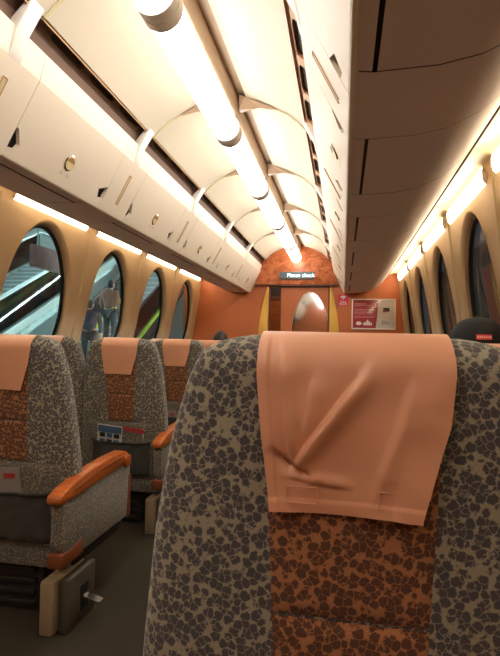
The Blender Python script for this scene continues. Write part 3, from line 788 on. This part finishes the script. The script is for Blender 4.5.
def person(label, loc, rz, top, legs_m, pose, group=None, cap=False, hairm='hair', lean=0):
    """pose 'sit' (origin on the floor, seated facing +y) or 'stand'"""
    t = thing('person', label, 'person', loc, group, rz)
    if pose == 'sit':
        hip = Vector((0, 0, .50)); sh = Vector((0, -.10, .92)); nk = Vector((0, -.10, .985)); hc = Vector((0, -.075, 1.115))
        kn, an, toe = Vector((0, .44, .50)), Vector((0, .40, .08)), Vector((0, .54, .04))
        el = Vector((0, -.02, .66)); wr = Vector((0, .20, .605)); fd_ = Vector((0, 1, -.12)).normalized()
    else:
        hip = Vector((0, 0, .92)); sh = Vector((0, -.02, 1.40)); nk = Vector((0, -.01, 1.47)); hc = Vector((0, .015, 1.60))
        kn, an, toe = Vector((0, .03, .49)), Vector((0, -.01, .08)), Vector((0, .14, .035))
        el = Vector((0, -.03, 1.12)); wr = Vector((0, .12, .93)); fd_ = Vector((0, .5, -.85)).normalized()
    V, Ed = [], []
    def add(p, r, par=None):
        V.append((tuple(p), r)); i = len(V) - 1
        if par is not None: Ed.append((par, i))
        return i
    root = add(hip, (.15, .11)); w_ = add(hip.lerp(sh, .4), (.135, .10), root); ch = add(hip.lerp(sh, .8), (.135, .09), w_); n0 = add(nk, .052, ch); add(hc - Vector((0, .01, .06)), .05, n0)
    tv, te = [], []; 
    arms, legs, torso = [], [], [(hip, (.17, .13)), (hip.lerp(sh, .4), (.155, .125)), (hip.lerp(sh, .8), (.185, .135)), (sh + Vector((0, 0, .03)), (.15, .105)), (nk + Vector((0, 0, .012)), .068)]
    for e in (-1, 1):
        S = sh + Vector((e*.19, 0, 0)); E_ = el + Vector((e*.25, 0, 0)); Wr = wr + Vector((e*(.14 if pose == 'sit' else .23), 0, 0))
        a = add(S, .050, ch); a = add(E_, .043, a); a = add(Wr, .028, a)
        palm = add(Wr + fd_*.075, (.038, .017), a)
        for q, (off, ln) in enumerate(((-.027, .062), (-.009, .074), (.009, .07), (.026, .054))):
            b0 = Wr + fd_*.095 + Vector((e*off, 0, 0)); k1 = add(b0, .0095, palm)
            k2 = add(b0 + fd_*ln*.5 + Vector((0, 0, -.004)), .0085, k1); add(b0 + fd_*ln + Vector((0, -.006, -.02)), .0075, k2)
        tb = add(Wr + fd_*.035 + Vector((-e*.034, 0, .0)), .012, a); add(Wr + fd_*.075 + Vector((-e*.056, 0, -.004)), .0095, tb)
        arms.append([(S, .075), (E_, .060), (Wr - (Wr - E_)*.08, .043)])
        Hh = hip + Vector((e*.095, 0, -.02)); K = kn + Vector((e*.12, 0, 0)); A = an + Vector((e*.12, 0, 0)); T = toe + Vector((e*.14, 0, 0))
        l = add(Hh, .085, root); l = add(K, .058, l); l = add(A, .04, l); add(T, .035, l)
        legs.append([(Hh, .105), (K, .075), (A + Vector((0, 0, .02)), .056)])
    body = skinned(V, Ed, 'body', M['skin'])
    hm = head_mb(hc).mesh('head', M['skin'], smooth=True)
    link('body', join_mesh('body', [body, hm], M['skin'], .009), t)
    # jacket
    jv, je = [], []
    for i, (p_, r_) in enumerate(torso):
        jv.append((tuple(p_), r_)); 
        if i: je.append((i-1, i))
    for arm in arms:
        b0 = len(jv)
        for i, (p_, r_) in enumerate(arm): jv.append((tuple(p_), r_)); je.append((2 if i == 0 else b0 + i - 1, b0 + i))
    link('jacket', skinned(jv, je, 'jacket', M[top]), t)
    lv, le = [(tuple(hip + Vector((0, 0, .03))), (.175, .135))], []
    for leg in legs:
        b0 = len(lv)
        for i, (p_, r_) in enumerate(leg): lv.append((tuple(p_), r_)); le.append((0 if i == 0 else b0 + i - 1, b0 + i))
    link('trousers', skinned(lv, le, 'trousers', M[legs_m]), t)
    for e in (-1, 1):
        A = an + Vector((e*.12, -.02, -.03)); T = toe + Vector((e*.14, .02, 0))
        obj('shoe', MB().tube([A, A.lerp(T, .4), A.lerp(T, .8), T], [.052, .050, .044, .022], 12), M['black'], t, smooth=True)
        obj('eye', MB().tube([hc + Vector((e*.03, .076, .004)), hc + Vector((e*.03, .085, .004)), hc + Vector((e*.03, .087, .004))], [.010, .008, .003], 10), M['white'], t, smooth=True)
    obj('mouth', MB().box(tuple(hc + Vector((-.02, .088, -.064))), tuple(hc + Vector((.02, .094, -.060)))), M['redlabel'], t, bevel=.0015)
    # hair shell
    def hf(i, j):
        a = 2*PI*i/32; b = PI/2 - j/10 * (PI/2 + (.75 if math.sin(a) < .25 else -.25))
        r = 1.10 + .03*noise.noise(Vector((math.cos(a)*3, math.sin(a)*3, b*3)))
        k = 1 if b > 0 else 1 + .1*b
        return (hc.x + .076*r*k*math.cos(b)*math.cos(a), hc.y + .096*r*k*math.cos(b)*math.sin(a) - .004, hc.z + .116*r*math.sin(b))
    if cap:
        pts = list(range(11))
        def hf2(i, j):
            p_ = hf(i, j); return p_
        link('hair', MB().grid(hf2, list(range(32)), pts, close=True).mesh('hair', M['hair'], smooth=True), t)
        def cf(i, j):
            a = 2*PI*i/40; b = PI/2 * (1 - j/10) ; r = 1.0
            return (hc.x + .094*math.cos(b)**.8*math.cos(a), hc.y - .004 + .112*math.cos(b)**.8*math.sin(a), hc.z + .028 + .100*math.sin(b))
        cp = link('cap', MB().grid(cf, list(range(40)), list(range(11)), close=True).mesh('cap', M['black'], smooth=True, solid=.002), t)
        br = [(-.075, .07), (-.08, .11), (-.06, .165), (0, .19), (.06, .165), (.08, .11), (.075, .07)]
        obj('brim', MB().prism(br, lambda p_, q_, z: (hc.x + p_, hc.y + q_, hc.z + .03 - 1.2*p_*p_ + z), 0, .004), M['black'], cp, smooth=True)
        obj('cap_button', MB().tube([hc + Vector((0, -.004, .126)), hc + Vector((0, -.004, .132)), hc + Vector((0, -.004, .135))], [.010, .009, .003], 12), M['black'], cp, smooth=True)
        # red woven label on the back-left of the cap
        def lab(p_, q_, d=.0025):
            a = -PI/2 - .05 + p_; bz = .058 + q_; cb = math.sqrt(max(0, 1 - (( bz - .028)/.100)**2)) ** .8
            return (hc.x + (.094*cb + d)*math.cos(a), hc.y - .004 + (.112*cb + d)*math.sin(a), hc.z + bz)
        lb_ = obj('cap_label', MB().grid(lambda p_, q_: lab(p_, q_), lin(-.26, .26, 9), [-.0085, .0085]), M['redlabel'], cp, solid=.001)
        lb_['label'] = 'red woven cap label'
        mb_ = MB()
        for p_ in (-.20, -.13, -.06, .01, .08, .15, .21):
            mb_.add([lab(p_ - .022, -.004, .0042), lab(p_ + .022, -.004, .0042), lab(p_ + .022, .004, .0042), lab(p_ - .022, .004, .0042)], [(0, 1, 2, 3)])
        obj('label_stitching', mb_, mat('pale_thread', srgb(238, 176, 168), .7), cp)
    else:
        link('hair', MB().grid(hf, list(range(32)), list(range(11)), close=True).mesh('hair', M[hairm], smooth=True), t)
    return t
person('passenger wearing a black cap with a red label, in the right window seat', (.458, 1.97, .010), 0, 'navy', 'black', 'sit', cap=True)
person('dark-haired passenger showing only a head above a far left seat', (-1.30, 5.46, .02), 0, 'navy', 'black', 'sit')

# ------------------------------------------------------------------ the station outside, left
struct(obj('ground_platform', MB().box((-16, -2, -.25), (-2.5, 32, -.05)), M['stone']))
struct(obj('wall_station', MB().box((-13.2, -2, -.05), (-13, 32, 6.2)), M['teal']))
struct(obj('ceiling_station', MB().box((-13.2, -2, 6.2), (-2.5, 32, 6.3)), M['teal']))
struct(obj('wall_station_end', MB().box((-13.2, 32, -.05), (-2.5, 32.2, 6.3)), M['teal']))
def stair(name, label, x0, x1, ys, run, rise, n, z0, mstep, rail, edge=None, cat='staircase'):
    t = thing(name, label, cat, ((x0 + x1)/2, ys, z0))
    w = abs(x1 - x0)/2
    me = MB().box((-w, 0, -.04), (w, run + .02, rise)).mesh('step', M[mstep])
    nm = MB().box((-w, -.004, rise - .035), (w, .03, rise + .003)).mesh('nosing', M['steel'])
    for i in range(n):
        st_ = link('step', me, t, (0, i*run, i*rise)); link('nosing', nm, st_)
    L, R_ = n*run, n*rise
    under = [(0, -.04), (L, R_ - .04), (L, R_ - .34), (.5, -.04)]
    obj('soffit', MB().prism(under, lambda y, z, x: (x, y, z), -w, w), M['teal'], t)
    for sx in (-1, 1):
        x = sx*(w + .08)
        q = [(-.3, .02), (L, R_ + .02), (L, R_ + .9), (-.3, .92)]
        obj('balustrade', MB().prism(q, lambda y, z, xx: (xx, y, z), x - .01, x + .01), M[rail], t)
        obj('handrail', MB().tube([(x, -.45, .80), (x, -.3, .95), (x, L, R_ + .95), (x, L + .5, R_ + .95)], .045, 10), M['steel' if edge is None else 'gasket'], t, smooth=True)
        obj('stringer', MB().prism([(-.3, -.05), (L, R_ - .15), (L, R_ + .10), (-.3, .14)], lambda y, z, xx: (xx, y, z), x - .06, x + .06), M['steel'], t)
        if edge: obj('edge_strip', MB().prism([(-.3, .141), (L, R_ + .101), (L, R_ + .15), (-.3, .19)], lambda y, z, xx: (xx, y, z), x - .062, x + .062), M[edge], t)
        lb = obj('lit_strip', MB().tube([(x - .03, -.2, .87), (x - .03, L, R_ + .87)], .018, 8), M['lampw'], t)
    return t
stair('staircase', 'grey station staircase with glass sides, through the nearest left window', -10.2, -7.6, 8.2, .32, .16, 24, -.05, 'step', 'balu')
stair('escalator', 'escalator with yellow-green edges behind the two standing people', -6.4, -5.1, 10.43, .34, .19, 26, -.05, 'step', 'balu', 'yellow', 'escalator')
# hanging sign and ceiling lamps
hs = thing('hanging_sign', 'brown box sign hanging over the platform, through the nearest left window', 'sign', (-6.0, 9.6, 2.75))
obj('case', MB().box((-.08, -.55, -.22), (.08, .55, .22)), M['brownsign'], hs, bevel=.02)
for y in (-.4, .4): obj('hanger', MB().tube([(0, y, .22), (0, y, 3.45)], .015, 6), M['steel'], hs)
for i, (x, y) in enumerate([(-4.2, 6), (-4.2, 11), (-4.2, 16), (-4.2, 22), (-8.6, 8), (-8.6, 13), (-8.6, 18), (-8.6, 25)]):
    t = thing('station_lamp', 'cold white strip lamp on the station ceiling, seen through the left windows', 'lamp', (x, y, 6.13), 'station ceiling lamps')
    obj('housing', MB().box((-.12, -1.3, .03), (.12, 1.3, .07)), M['steel'], t)
    obj('diffuser', MB().tube([(0, -1.25, 0), (0, 1.25, 0)], .05, 10), M['lampw'], t)
person('person in a dark jacket standing low on the escalator', (-5.75, 10.94, .333), .3, 'navy', 'black', 'stand')
person('person in a brown coat standing higher on the escalator', (-5.75, 11.96, .903), -.2, 'browncoat', 'black', 'stand')
# right-hand side: dark tunnel wall with one lit panel
struct(obj('wall_tunnel', MB().box((5.0, -2, -1), (5.2, 32, 5)), M['night']))
lp = thing('lit_panel', 'narrow bluish lit panel out in the dark beyond the right window', 'light panel', (4.9, 14.4, 2.55))
obj('case', MB().box((0, -.2, -.45), (.1, .2, .45)), M['steel'], lp)
obj('diffuser', MB().box((-.01, -.16, -.4), (0, .16, .4)), emis('blue_panel', (.5, .75, 1, 1), 1.2), lp)
